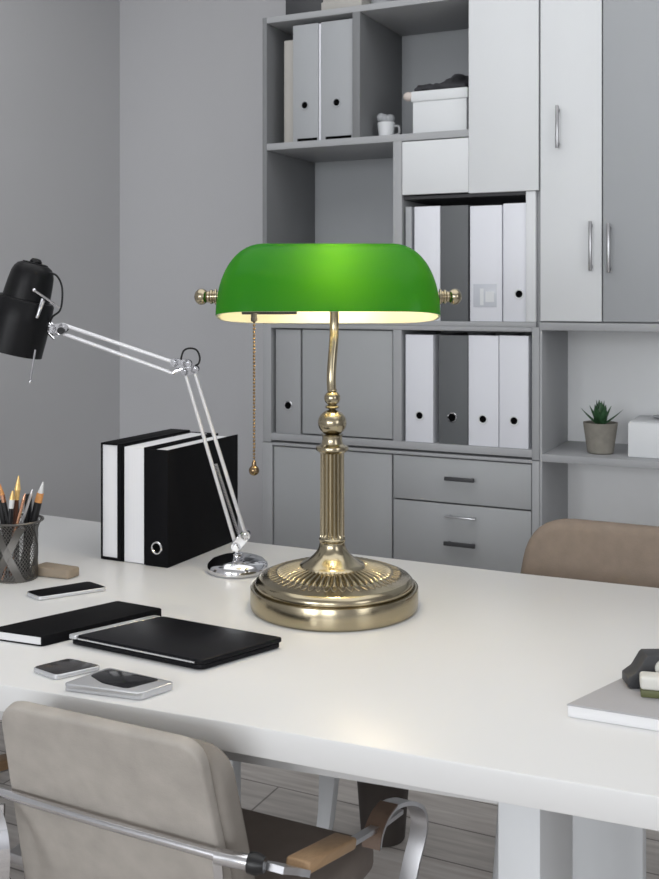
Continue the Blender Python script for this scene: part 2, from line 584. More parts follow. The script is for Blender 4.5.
t = thing('wall_cupboard', 'tall cupboard with one white and one pale grey door at right', 'cupboard')
MB().box(-.833, 1.20, SY + .022, SB, 1.279, 2.89, .001).build('carcass', M['grey_edge'], t)
d = panel('door', t, -.8315, -.645, 1.283, 2.885, M['white'], SY, SY + .021)
d['label'] = 'white cupboard door with two slim handles'
bar_handle(d, -.779, -.770, 1.810, 1.940, M['handle'])
bar_handle(d, -.679, -.670, 1.435, 1.585, M['handle'])
d = panel('door', t, -.641, -.250, 1.283, 2.885, M['grey_door'], SY, SY + .021)
d['label'] = 'pale grey cupboard door'
bar_handle(d, -.626, -.616, 1.429, 1.577, M['handle'])
panel('door', t, -.247, .474, 1.283, 2.885, M['grey_door'], SY, SY + .021)
panel('door', t, .477, 1.198, 1.283, 2.885, M['grey_door'], SY, SY + .021)

t = thing('open_shelving', 'grey open shelving with pale back, holding the potted succulent', 'shelf')
MB().box(-.834, -.826, SY, SB, 0, 1.254, .001).build('side_panel', M['grey_edge'], t)
MB().box(1.17, 1.20, SY, SB, 0, 1.254, .001).build('side_panel', M['grey_edge'], t)
MB().box(-.834, 1.20, SY, SB, 1.2545, 1.2785, .001).build('top_board', M['grey_edge'], t)
MB().box(-.826, 1.17, SY, SB, .850, .873, .001).build('shelf_board', M['grey_edge'], t)
MB().box(-.826, 1.17, SY, SB, 0, .06, .001).build('bottom_board', M['grey_edge'], t)
MB().box(-.826, 1.17, SB - .045, SB - .035, .06, 1.254).build('back_panel', M['backboard'], t)


# ------------------------------------------------------------------ binders on the shelves
def finger_hole(parent, x, y, z, ring_m, r=.0125, ring=.0028):
    """hole grommet on a spine that faces -Y"""
    mt = Matrix.Translation((x, y, z)) @ Matrix.Rotation(R(90), 4, 'X')
    g = MB()
    g.lathe([(0, -.001), (r, -.001), (r, .0006), (0, .0006)], 24, mt)
    o = g.build('finger_hole', M['hole'], parent)
    h = MB()
    h.tube([(x + (r + ring * .5) * math.cos(a), y - .0008, z + (r + ring * .5) * math.sin(a)) for a in [2 * math.pi * k / 24 for k in range(24)]], ring, 6, closed=True)
    h.build('ring', ring_m, o)
    return o


def binder(x0, x1, z0, z1, m, label, group, hole=None, ring=None, holder=None, y=SY + .008, depth=.28, cat='binder', slot=False, edge=False):
    t = thing('ring_binder', label, cat, ((x0 + x1) / 2, y + depth / 2, z0), 0, group)
    off = ((x0 + x1) / 2, y + depth / 2, z0)
    b = MB()
    b.box(x0, x0 + .003, y + .001, y + depth, z0, z1, .001)
    b.box(x1 - .003, x1, y + .001, y + depth, z0, z1, .001)
    b.box(x0, x1, y, y + .004, z0, z1, .0015)
    b.build('cover', m, t, off=off)
    MB().box(x0 + .0035, x1 - .0035, y + .006, y + depth - .012, z0 + .008, z1 - .012).build('pages', M['paper_flat'], t, off=off)
    if slot:
        MB().box(x0 + .018, x1 - .004, y - .0012, y + .003, z0 + .001, z0 + .010).build('bottom_slot', M['hole'], t, off=off)
    if edge:
        e_ = MB().box(x0 - .008, x0 - .0005, y, y + depth - .02, z0, z1 - .004, .001).build('paper_edge', M['b_white'], t, off=off)
        e_['label'] = 'white paper edge'
    if hole:
        o = finger_hole(t, hole[0], y, hole[1], ring or m)
        for q in [o] + list(o.children):
            q.data.transform(Matrix.Translation(-Vector(off)))
    if holder:
        hx0, hx1, hz0, hz1 = holder
        k = MB()
        k.box(hx0, hx1, y - .0016, y, hz0, hz1, .0004)
        k.mi = 1
        k.box(hx0 + .022, hx0 + .034, y - .0022, y - .001, hz0 + .006, hz1 - .014)
        k.box(hx0 + .040, hx1 - .008, y - .0022, y - .001, hz0 + .016, hz1 - .024)
        k.build('label_holder', [M['pocket'], M['white']], t, off=off)
    return t


M['pocket'] = mat('clear_label_pocket', (0.56, 0.58, 0.63, 1), 0.2, noise=0.05, nscale=40)
LZ = .8845
binder(-1.281, -1.185, LZ, 1.234, M['b_white'], 'leftmost white binder on the lower binder row, left of the charcoal one', 'lower row of binders', (-1.232, .971), M['white'])
binder(-1.166, -1.068, LZ, 1.234, M['b_dark'], 'charcoal binder with chrome finger ring on the lower binder row', 'lower row of binders', (-1.120, .971), M['chrome'])
binder(-1.0655, -.967, LZ, 1.235, M['b_white'], 'white binder just right of the charcoal one on the lower row', 'lower row of binders', (-1.018, .970), M['white'])
binder(-.9645, -.871, LZ, 1.236, M['b_white'], 'rightmost white binder of the lower row, by the shelf side', 'lower row of binders', (-.917, .970), M['white'])
binder(-1.765, -1.668, LZ, 1.2445, M['b_mid'], 'grey binder with chrome finger ring beside the grey panel, behind the brass lamp', 'grey binders', (-1.716, .982), M['chrome'])
UZ = 1.2795
binder(-1.281, -1.260, UZ, 1.652, M['b_grey'], 'thin grey folder at the left end of the upper binder row', 'upper row of binders', cat='folder')
binder(-1.250, -1.161, UZ, 1.651, M['b_white'], 'white binder right above the end of the green lampshade', 'upper row of binders')
binder(-1.160, -1.067, UZ, 1.650, M['b_dark'], 'charcoal binder behind the right brass knob of the lampshade', 'upper row of binders')
binder(-1.0605, -.956, UZ, 1.646, M['b_white'], 'white binder with a clear label pocket on its spine', 'upper row of binders', holder=(-1.049, -.973, 1.325, 1.398))
binder(-.952, -.879, UZ, 1.650, M['b_white'], 'narrow white binder with black finger hole, right end of upper row', 'upper row of binders', (-.901, 1.366), M['white'])
TZ = 1.8905
binder(-1.740, -1.703, TZ, 2.247, M['b_beige'], 'thin beige folder half hidden left of the tall grey binders', 'top shelf files', y=SY + .022, depth=.24, cat='folder')
binder(-1.698, -1.600, TZ, 2.291, M['b_grey'], 'left of the two tall grey binders on the top left shelf', 'top shelf files', (-1.652, 2.014), M['b_grey'], slot=True)
binder(-1.590, -1.472, TZ, 2.2915, M['b_grey'], 'right of the two tall grey binders, against the shelf divider', 'top shelf files', (-1.531, 2.014), M['b_grey'], slot=True, edge=True)

# ------------------------------------------------------------------ small things on the shelves
t = thing('storage_box', 'white lidded storage box in the top right open niche', 'box', (-1.195, 3.31, TZ))
b = MB()
b.box(-.068, .118, -.085, .12, 0, .118, .004)
b.build('body', M['white'], t)
ld = MB().box(-.073, .123, -.090, .125, .105, .140, .005).build('lid', M['white'], t)
kn = MB().sphere((-.084, -.078, .126), .019, 18, (1, .9, .8)).build('lid_knob', M['pinkish'], ld)
kn['label'] = 'pale pinkish knob'

b = MB()
for k in range(26):
    u = random.random()
    hmax = .014 + .040 * max(0, (u - .35) / .65)
    cx, cy = -1.245 + .155 * u, 3.285 + random.uniform(-.05, .06)
    tb = MB()
    tb.sphere((0, 0, 0), 1.0, 12, (random.uniform(.022, .040), random.uniform(.018, .030), random.uniform(.005, .009)))
    tb.bm.transform(Matrix.Translation((cx, cy, TZ + .1405 + random.uniform(.5, 1) * hmax)) @ Matrix.Rotation(random.uniform(-.6, .6), 4, 'X') @ Matrix.Rotation(random.uniform(-.7, .7), 4, 'Y') @ Matrix.Rotation(random.uniform(0, 3), 4, 'Z'))
    b.merge(tb.bm)
b.box(-1.262, -1.082, 3.23, 3.38, TZ + .1403, TZ + .156, .006)
for v in b.bm.verts:
    v.co.z = max(v.co.z, TZ + .1415)
c = tag(b.build('folded_cloth', M['cloth']), 'crumpled dark grey cloth lying on the white lidded box', 'cloth')
md = c.modifiers.new('remesh', 'REMESH')
md.mode = 'VOXEL'
md.voxel_size = .006
md.use_smooth_shade = True
t = thing('cup', 'small white cup with grey stuffing beside the white storage box', 'cup', (-1.388, 3.30, TZ))
MB().lathe([(0, 0), (.024, 0), (.030, .055), (.030, .058), (.027, .057), (.022, .006), (0, .006)], 28).build('body', M['white'], t)
MB().tube(smooth_path([(.028, 0, .045), (.046, 0, .042), (.046, 0, .018), (.026, 0, .014)]), .004, 8).build('cup_handle', M['b_mid'], t)
b = MB()
for k in range(8):
    b.sphere((random.uniform(-.018, .018), random.uniform(-.016, .016), .064 + random.uniform(0, .012)), .016, 10)
b.build('stuffing', M['b_grey'], t)

t = thing('file_box', 'dark storage box on top of the bookcase, at the upper left end', 'box', (-1.665, 3.36, 2.3305))
MB().box(-.075, .070, -.13, .13, 0, .20, .004).build('body', M['dark'], t)
MB().box(-.078, .073, -.133, .133, .17, .205, .004).build('lid', M['dark'], t)
t = thing('pale_box', 'pale pinkish grey box on top of the bookcase next to the dark box', 'box', (-1.513, 3.31, 2.3305))
MB().box(-.072, .072, -.10, .12, 0, .15, .004).build('body', M['b_beige'], t)
MB().box(-.076, .076, -.104, .124, .0, .028, .003).build('rim', M['b_beige'], t)
b = MB()
for k in range(7):
    b.sphere((-1.405 + .012 * k * random.random(), 3.30 + random.uniform(-.03, .03), 2.3305 + .028 - .003 * k), 1.0, 12, (.038, .04, .028 - .002 * k))
for v in b.bm.verts:
    v.co.z = max(v.co.z, 2.3315)
c = tag(b.build('cloth_pouch', M['b_grey']), 'crumpled grey pouch on the bookcase top between pale box and white door', 'pouch')
md = c.modifiers.new('remesh', 'REMESH')
md.mode = 'VOXEL'
md.voxel_size = .006
md.use_smooth_shade = True

# potted succulent
t = thing('potted_succulent', 'small green succulent in a round concrete pot on the open shelf', 'plant', (-.669, 3.30, .8735))
MB().lathe([(0, 0), (.036, 0), (.040, .004), (.0525, .092), (.0525, .095), (.049, .095), (.047, .080), (0, .080)], 40).build('pot', M['concrete'], t)
MB().lathe([(0, .086), (.0475, .082), (0, .081)], 30).build('soil', M['soil'], t)
b = MB()


def leaf(b, az, tilt, L, wd):
    n = 8
    d = Vector((math.cos(az) * math.sin(tilt), math.sin(az) * math.sin(tilt), math.cos(tilt)))
    side = Vector((-math.sin(az), math.cos(az), 0))
    up = side.cross(d)
    tm = bmesh.new()
    rings = []
    for i in range(n + 1):
        u = i / n
        ww = wd * (0.75 + 0.9 * u * (1 - u)) * (1 - u ** 2.2) + .0005
        th = ww * .38
        c0 = Vector((0, 0, .084)) + d * (L * u) + Vector((0, 0, .012)) * (u * u) * math.sin(tilt)
        rings.append([tm.verts.new(c0 + side * ww * math.cos(a) + up * th * (math.sin(a) + .35 * math.cos(a) ** 2)) for a in [2 * math.pi * k / 8 for k in range(8)]])
    for i in range(n):
        for k in range(8):
            tm.faces.new((rings[i][k], rings[i][(k + 1) % 8], rings[i + 1][(k + 1) % 8], rings[i + 1][k]))
    tm.faces.new(rings[0])
    tm.faces.new(rings[-1])
    bmesh.ops.recalc_face_normals(tm, faces=tm.faces[:])
    b.merge(tm)


for k in range(4):
    leaf(b, 2 * math.pi * k / 4 + .5, R(9), .074 + .006 * random.random(), .017)
for k in range(6):
    leaf(b, 2 * math.pi * k / 6 + .2, R(30), .066, .017)
for az in (0.40, 2.80, 4.6):
    leaf(b, az, R(60), .080, .0075)
b.build('leaves', M['leaf'], t)

t = thing('card_box', 'white card box on the open shelf, right of the succulent', 'box', (-.48, 3.36, .8735))
MB().box(-.098, .11, -.105, .10, 0, .104, .003).build('body', M['white'], t)
MB().box(-.096, .108, -.103, .098, .104, .1065, .001).build('lid', M['white'], t)
b = MB()
for k in range(6):
    b.sphere((-.49 + .02 * k, 3.37, .980 + .007), 1.0, 12, (.035, .03, .0065))
tag(b.build('grey_cloth', M['grey_door']), 'pale grey cloth lying on the white card box', 'cloth')

# ------------------------------------------------------------------ desk
DZ = .74
t = thing('desk', 'long white desk with a thick top, in the foreground', 'desk', (-1.0, 1.8, 0))
OFF = (-1.0, 1.8, 0)
front = [(-2.35, 1.215), (-1.8, 1.245), (-1.154, 1.285), (-.809, 1.312), (-.468, 1.332), (-.202, 1.350), (.15, 1.372)]
back = [(.15, 2.325), (-.35, 2.317), (-.64, 2.304), (-1.338, 2.300), (-1.83, 2.322), (-2.35, 2.345)]
top = MB()
top.prism(front + back, .696, DZ, .003)
top.build('desktop', M['desk'], t, off=OFF, smooth=30)
b = MB()
b.prism([(-2.25, 1.34), (-1.154, 1.375), (-.439, 1.452), (-.439, 1.472), (-1.154, 1.395), (-2.25, 1.36)], .636, .696, .001)
b.box(-2.25, .05, 2.23, 2.25, .640, .696, .001)
b.build('rail', M['rail'], t, off=OFF)
MB().box(-.438, -.377, 1.45, 1.65, 0, .696, .002).build('leg', M['desk_leg'], t, off=OFF)
MB().box(-2.20, -2.14, 1.45, 1.65, 0, .696, .002).build('leg', M['desk_leg'], t, off=OFF)
MB().box(-.447, -.320, 1.95, 1.99, 0, .696, .002).build('leg', M['desk_leg'], t, off=OFF)
MB().box(-2.25, -2.10, 2.17, 2.21, 0, .696, .002).build('leg', M['desk_leg'], t, off=OFF)
MB().box(-1.40, -1.312, 2.17, 2.21, 0, .696, .002).build('leg', M['desk_leg'], t, off=OFF)
b = MB()
prof = [(-1.105, .696), (-1.100, .40), (-1.108, .15), (-1.122, .03), (-1.126, 0), (-1.108, 0), (-1.098, .04), (-1.078, .12), (-1.066, .22), (-1.058, .40), (-1.056, .696)]
b.prism([(p[0], p[1]) for p in prof], -.03, .0, .001, mtx=Matrix.Translation((0, 2.22, 0)) @ Matrix.Rotation(R(90), 4, 'X'))
lg = b.build('leg', M['desk_leg'], t, off=OFF)
lg['label'] = 'curved white desk leg'

# waste bin under the desk
t = thing('waste_bin', 'dark brown waste bin on the floor under the desk', 'bin', (-1.035, 2.44, 0))
MB().lathe([(0, 0), (.052, 0), (.055, .004), (.075, .26), (.077, .264), (.071, .264), (.050, .012), (0, .012)], 40).build('body', M['bin'], t)
MB().tube([(.0755 * math.cos(2 * math.pi * k / 40), .0755 * math.sin(2 * math.pi * k / 40), .263) for k in range(40)], .003, 8, closed=True).build('rim', M['bin'], t)

# ------------------------------------------------------------------ far chair
t = thing('office_chair', 'beige suede chair facing us from the far side of the desk', 'chair', (-.41, 2.42, 0))


def slab_xz(b, x0, x1, z0, z1, th, corner, bev, mtx, taper=0.0, left=0.0):
    """rounded slab standing in XZ, th thick along +Y, then placed by mtx"""
    poly = [(x0 + taper - left, z0), (x1 - taper, z0), (x1, z1), (x0, z1)]
    m = mtx @ Matrix.Rotation(R(90), 4, 'X')
    b.prism(poly, -th, 0, bev, mtx=m, seg=4, corner=corner, cseg=8)


b = MB()
slab_xz(b, -.262, .262, -.36, .0, .07, .105, .026, Matrix.Translation((0, .05, .835)) @ Matrix.Rotation(R(-8), 4, 'X'), -.05)
b.build('backrest', M['fabric2'], t)
MB().box(-.24, .24, -.40, .06, .41, .475, .022, seg=4).build('seat', M['fabric2'], t)
for sx in (-1, 1):
    for sy in (-.36, .03):
        MB().cyl((sx * .19, sy, .41), (sx * .22, sy + (.02 if sy > 0 else -.02), 0), .016, .011).build('leg', M['desk_leg'], t)

# ------------------------------------------------------------------ near chair (seen from behind)
CX, CY = -.94, 1.40
t = thing('office_chair', 'taupe suede chair seen from behind, pushed up to the near desk edge', 'chair', (CX, CY, 0))
OFFC = (CX, CY, 0)
TILT = R(18)
frame = Matrix.Translation((0, 1.180, .758)) @ Matrix.Rotation(TILT, 4, 'X')
b = MB()
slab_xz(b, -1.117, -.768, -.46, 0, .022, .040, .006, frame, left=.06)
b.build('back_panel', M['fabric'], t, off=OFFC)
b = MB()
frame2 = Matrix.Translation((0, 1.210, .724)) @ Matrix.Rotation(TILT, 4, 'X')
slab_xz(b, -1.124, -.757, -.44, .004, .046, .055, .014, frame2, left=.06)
b.build('backrest', M['fabric_shaded'], t, off=OFFC)
MB().box(-1.185, -.70, 1.30, 1.625, .395, .452, .02, seg=4).build('seat', M['seat_shaded'], t, off=OFFC)
b = MB()
b.tube([(-1.27, 1.224, .606), (-1.205, 1.220, .607), (-1.15, 1.216, .608), (-.95, 1.212, .606), (-.75, 1.216, .602), (-.712, 1.222, .601)], .0072, 14)
bar = b.build('back_rail', M['chrome'], t, off=OFFC)
for xa, xb in ((-.760, -.712), (-1.268, -1.22)):
    MB().tube([(xa, 1.2145, .602), ((xa + xb) / 2, 1.2165, .602), (xb, 1.219, .602)], .0105, 16).build('sleeve', M['chrome'], bar)
for xa, xb in ((-.712, -.690), (-1.29, -1.268)):
    m_ = MB()
    m_.tube([(xa, 1.221, .601), ((xa + xb) / 2, 1.222, .601), (xb, 1.224, .601)], [.0135, .0145, .010], 16)
    m_.build('end_cap', M['black'], bar)
for ch in bar.children:
    ch.data.transform(Matrix.Translation(-Vector(OFFC)))


def arm(ax, sgn):
    o = MB()
    w_ = .040
    o.band(smooth_path([(ax - sgn * .016, 1.228, .598), (ax - sgn * .006, 1.25, .588), (ax, 1.275, .574)]), (w_, 0, 0), .009)
    o.band([(ax, 1.275, .572), (ax, 1.44, .532)], (.020, 0, 0), .008)
    o.band([(ax, 1.43, .535), (ax, 1.57, .505), (ax, 1.645, .493)], (.015, 0, 0), .007)
    o.band(smooth_path([(ax, 1.530, .486), (ax, 1.540, .505), (ax, 1.565, .518), (ax, 1.60, .521), (ax + sgn * .008, 1.650, .508), (ax + sgn * .014, 1.690, .480), (ax + sgn * .016, 1.695, .440), (ax + sgn * .006, 1.672, .370), (ax, 1.60, .22), (ax, 1.52, .06), (ax, 1.48, .025), (ax, 1.40, .012), (ax, 1.10, .008)], 8), (.030, 0, 0), .007)
    ob = o.build('armrest_frame', M['steel'], t, off=OFFC)
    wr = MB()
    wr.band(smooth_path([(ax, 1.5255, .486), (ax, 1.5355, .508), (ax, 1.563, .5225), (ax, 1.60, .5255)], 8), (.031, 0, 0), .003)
    wr.build('arm_band', M['brown_band'], ob, off=OFFC)  # thin brown strip over the rear limb of the loop
    p = MB()
    L = math.hypot(.155, .0375)
    mm = Matrix.Translation((ax, 1.275, .579)) @ Matrix.Rotation(-math.atan2(.0375, .155), 4, 'X')
    p.box(-.019, .019, 0, L, -.007, .010, .004, mtx=mm, seg=3)
    p.build('arm_pad', M['wood_arm'], ob, off=OFFC)


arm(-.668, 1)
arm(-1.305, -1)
b = MB()
b.band(smooth_path([(-1.160, 1.205, .612), (-1.126, 1.196, .575), (-1.112, 1.19, .53), (-1.118, 1.19, .47), (-1.14, 1.20, .40)], 6), (.012, .01, 0), .006)
b.build('back_bracket', M['chrome'], t, off=OFFC)
b = MB()
b.band(smooth_path([(-1.152, 1.225, .585), (-1.160, 1.235, .48), (-1.165, 1.29, .40)], 6), (.010, .004, 0), .006)
b.build('back_bracket', M['chrome'], t, off=OFFC)
b = MB()
b.band(smooth_path([(-.765, 1.225, .590), (-.765, 1.245, .48), (-.765, 1.30, .40)], 6), (.012, .004, 0), .006)
b.build('back_bracket', M['chrome'], t, off=OFFC)
MB().box(-1.305, -.668, 1.40, 1.46, .375, .394, .004).build('seat_rail', M['steel'], t, off=OFFC)
MB().box(-1.305, -.668, 1.11, 1.15, .004, .016, .002).build('floor_rail', M['steel'], t, off=OFFC)

# ------------------------------------------------------------------ box files and binder standing on the desk
DT = DZ + .0005
BY0, BY1 = 1.996, 2.285


def put(o, off):
    return o


t = thing('box_file', 'black box file with white spine, leftmost of three standing on desk', 'box file', (-1.538, 2.15, DT))
o_ = (-1.538, 2.15, DT)
b = MB()
b.box(-1.569, -1.5655, BY0, BY1, DT, DT + .274, .001)
b.box(-1.5215, -1.509, BY0, BY1, DT, DT + .274, .001)
b.box(-1.5655, -1.5215, BY0, BY1, DT + .270, DT + .274, .0005)
b.box(-1.5655, -1.5215, BY0, BY1, DT, DT + .005, .0005)
b.box(-1.5655, -1.5215, BY1 - .004, BY1, DT + .005, DT + .270, .0005)
b.build('cover', M['black_matt'], t, off=o_)
MB().box(-1.5652, -1.5218, BY0 + .003, BY1 - .005, DT + .006, DT + .269, .0005).build('pages', M['paper'], t, off=o_)

t = thing('box_file', 'black covered white paper file, middle of three standing on desk', 'box file', (-1.473, 2.15, DT))
o_ = (-1.473, 2.15, DT)
b = MB()
b.box(-1.508, -1.5025, BY0, BY1, DT, DT + .270, .001)
b.box(-1.4455, -1.4395, BY0, BY1, DT, DT + .270, .001)
b.box(-1.5025, -1.4455, BY1 - .004, BY1, DT, DT + .270, .0005)
b.build('cover', M['black_matt'], t, off=o_)
MB().box(-1.5020, -1.4460, BY0 + .002, BY1 - .005, DT + .001, DT + .268, .0005).build('pages', M['paper'], t, off=o_)

t = thing('lever_arch_binder', 'black lever arch binder with chrome finger ring, behind swing-arm lamp', 'binder', (-1.408, 2.15, DT))
o_ = (-1.408, 2.15, DT)
b = MB()
b.box(-1.4385, -1.435, BY0, BY1 + .018, DT, DT + .268, .001)
b.box(-1.3805, -1.377, BY0, BY1 + .018, DT, DT + .268, .001)
b.box(-1.4385, -1.377, BY0 - .003, BY0 + .001, DT, DT + .268, .0015)
b.build('cover', M['black_matt'], t, off=o_)
MB().box(-1.4345, -1.381, BY0 + .004, BY1 + .01, DT + .004, DT + .262).build('pages', M['paper_flat'], t, off=o_)
fh = finger_hole(t, -1.4065, BY0 - .0032, DT + .043, M['chrome'], .0115, .0026)
for q in [fh] + list(fh.children):
    q.data.transform(Matrix.Translation(-Vector(o_)))

# ------------------------------------------------------------------ swing-arm lamp (chrome base, black head)
# local frame: x across the view, z up, built about its base centre
S = 2.372 / 1052.0
LX, LY = 238.0, 571.0


def lp(px, py, y=0.0):
    k = 1 + y / 2.372
    return Vector((((px - 329.5) * k - (LX - 329.5)) * S, y, ((LY - 296) - (py - 296) * k) * S))


t = thing('swing_arm_lamp', 'swing-arm desk lamp with black head and round chrome base', 'lamp', (-1.222, 2.043, DT), YAW)
MB().lathe([(0, 0), (.066, 0), (.0695, .004), (.0695, .010), (.067, .018), (.058, .026), (.044, .031), (.022, .0335), (.012, .0345), (0, .0345)], 64).build('base', M['chrome'], t)
b = MB()
b.lathe([(.0085, .033), (.0085, .066), (.010, .067), (.010, .072), (0, .072)], 24)
b.lathe([(.0125, .033), (.0125, .040), (.0085, .043)], 24)
b.build('stem', M['chrome'], t)


def joint(name, parent, pa, pb, r=.012, y=.009):
    """pair of cheek plates with screws between two arm points"""
    j = MB()
    for sy in (-1, 1):
        for q in (pa, pb):
            j.cyl(q + Vector((0, sy * y, 0)), q + Vector((0, sy * (y + .003), 0)), r, seg=20)
        d = (pb - pa)
        n = Vector((-d.z, 0, d.x)).normalized() * r
        tm = bmesh.new()
        vs_ = []
        for yy in (sy * y, sy * (y + .003)):
            vs_.append([tm.verts.new(p + Vector((0, yy, 0))) for p in (pa + n, pb + n, pb - n, pa - n)])
        tm.faces.new(vs_[0])
        tm.faces.new(vs_[1][::-1])
        for k in range(4):
            tm.faces.new((vs_[0][k], vs_[0][(k + 1) % 4], vs_[1][(k + 1) % 4], vs_[1][k]))
        bmesh.ops.recalc_face_normals(tm, faces=tm.faces[:])
        j.merge(tm)
    j.cyl(pa + Vector((0, -y - .007, 0)), pa + Vector((0, y + .007, 0)), r * .45, seg=12)
    j.cyl(pb + Vector((0, -y - .007, 0)), pb + Vector((0, y + .007, 0)), r * .45, seg=12)
    return j.build(name, M['chrome'], parent)


joint('base_joint', t, lp(236.5, 546), lp(246, 535), .0105)
MB().cyl(lp(239.5, 541) - Vector((0, 0, .014)), lp(240, 541), .010, seg=16).build('swivel', M['chrome'], t)
for (a, c_) in (((185.3, 373.5), (236.0, 545)), ((194.6, 372.5), (245.2, 534))):
    MB().cyl(lp(*a), lp(*c_), .0044, seg=12).build('lower_rod', M['white_rod'], t)
# tension spring between the lower rods
a, c_ = lp(216, 464), lp(238.5, 533)
n_ = 46
ax = (c_ - a).normalized()
u_ = ax.orthogonal().normalized()
v_ = ax.cross(u_)
sp = [a + (c_ - a) * (k / (n_ * 8)) + (u_ * math.cos(k * math.pi / 4) + v_ * math.sin(k * math.pi / 4)) * .0034 for k in range(n_ * 8 + 1)]
MB().tube(sp, .0008, 5).build('spring', M['steel'], t)
joint('elbow_joint', t, lp(185.5, 372), lp(195.5, 369.5), .0085)
joint('elbow_joint', t, lp(175.0, 363), lp(188.0, 364), .0095, .006)
for (a, c_) in (((62, 324.5), (175.0, 363.0)), ((64, 334.0), (173.0, 373.5))):
    MB().cyl(lp(*a), lp(*c_), .0047, seg=12).build('upper_rod', M['white_rod'], t)
b = MB()
b.tube([lp(173, 373.5), lp(176, 371), lp(183, 369)], .0045, 10)
b.build('arm_link', M['chrome'], t)
b = MB()
b.tube(smooth_path([lp(181, 360, -.012), lp(184, 351, -.012), lp(190.5, 348.5, -.012), lp(197, 350.5, -.012), lp(200, 357.5, -.012), lp(199, 363.5, -.012), lp(195.5, 366, -.012)], 8), .0022, 8)
b.build('cable', M['black'], t)
joint('head_joint', t, lp(53, 329), lp(64, 328), .0105, .006)
b = MB()
b.cyl(lp(60, 335), lp(49, 322), .007, seg=14)
b.cyl(lp(47, 331), lp(55, 339), .004, seg=12)
b.build('head_clamp', M['chrome'], t)
MB().cyl(lp(61, 331, -.016), lp(61, 331, .016), .008, seg=16).build('wing_nut', M['black'], t)

# head: lathe round a leaning axis
top_p, rim_p = lp(36.0, 263), lp(12.5, 352.0)
axis = (rim_p - top_p)
HL = axis.length
q = axis.to_track_quat('Z', 'Y').to_matrix().to_4x4()
hm = Matrix.Translation(top_p) @ q
k_ = S
prof = [(0, 0), (8 * k_, 0.2 * k_), (13 * k_, 1.2 * k_), (17 * k_, 3.4 * k_), (19.6 * k_, 7 * k_), (21.2 * k_, 12 * k_), (22.2 * k_, 20 * k_), (23 * k_, 30 * k_), (23.6 * k_, 42 * k_)]
b = MB()
b.lathe(prof + [(22.6 * k_, 42 * k_), (21.6 * k_, 25 * k_), (18 * k_, 12 * k_), (0, 6 * k_)], 48, hm)
hd = b.build('lamp_housing', M['lampblack'], t)
b = MB()
b.lathe([(22 * k_, 37 * k_), (27 * k_, 37.5 * k_), (28.5 * k_, 39.5 * k_), (29.5 * k_, 60 * k_), (29.5 * k_, HL), (28.5 * k_, HL), (28 * k_, 42 * k_), (22 * k_, 40 * k_)], 56, hm)
b.build('lamp_shade', M['lampblack'], t)
b = MB()
b.lathe([(0, -4.5 * k_), (4 * k_, -4 * k_), (6 * k_, -1.5 * k_), (6 * k_, 1.5 * k_)], 20, hm)
b.lathe([(10 * k_, .2 * k_), (12.4 * k_, .2 * k_), (13.2 * k_, 2.5 * k_), (10 * k_, 3 * k_)], 36, hm)
b.build('cap', M['lampblack'], hd)
b = MB()
b.lathe([(0, 44 * k_), (9 * k_, 46 * k_), (14 * k_, 58 * k_), (14 * k_, 66 * k_), (8 * k_, 74 * k_), (0, 76 * k_)], 24, hm)
b.build('bulb', M['white_tip'], t)
# slots and lever on the housing
b = MB()
for (p0, p1) in (((43, 299), (38, 316)), ((37, 318), (44, 301))):
    b.cyl(lp(p0[0], p0[1], -.049), lp(p1[0], p1[1], -.054), .0035, seg=10)
b.build('hinge_pin', M['steel'], hd)
b = MB()
b.cyl(lp(34.5, 290.5, -.060), lp(60, 308, -.030), .0028, .0022, seg=10)
b.sphere(lp(34.5, 290.5, -.060), .0048, 12)
b.build('lever', M['chrome'], t)
b = MB()
b.cyl(lp(35.5, 350, -.045), lp(30.5, 382, -.052), .0022, .0026, seg=10)
b.sphere(lp(30.5, 382, -.052), .0042, 12)
b.build('handle', M['chrome'], t)
b = MB()
b.tube(smooth_path([lp(50, 273, -.012), lp(57, 276, -.012), lp(62, 286, -.012), lp(62.5, 300, -.012), lp(60, 311, -.012), lp(53, 317, -.010), lp(50, 324, -.004)], 8), .0023, 8)
b.build('cable', M['black'], t)
MB().cyl(lp(44, 329), lp(52, 329), .010, seg=18).build('neck', M['black'], t)

# ------------------------------------------------------------------ banker's lamp
K = .002004
t = thing('bankers_lamp', 'lit brass desk lamp with a green glass shade and pull chain', 'lamp', (-.910, 1.896, DT), YAW)
prof = [(0, 0), (.164, 0), (.167, .003), (.1675, .007), (.1675, .0405), (.1668, .0418), (.1640, .0425), (.1605, .042), (.1580, .039), (.1565, .039)]
MB().lathe(prof, 128).build('base', M['brass'], t)
prof = [(.1565, .037), (.1580, .042), (.1585, .048), (.1572, .053), (.1525, .058), (.1490, .060)]
MB().lathe(prof, 128).build('base_ring', M['brass'], t)

NFL = 52


def flute(r, z, a):
    u = (r - .062) / (.117 - .062)
    if 0 < u < 1:
        wv = math.cos(a * NFL)
        amp = min(1, u * 10) * min(1, (1 - u) * 4)
        return r, z + .0042 * amp * (abs(wv) ** .5 * (1 if wv > 0 else -1) - .3)
    return r, z


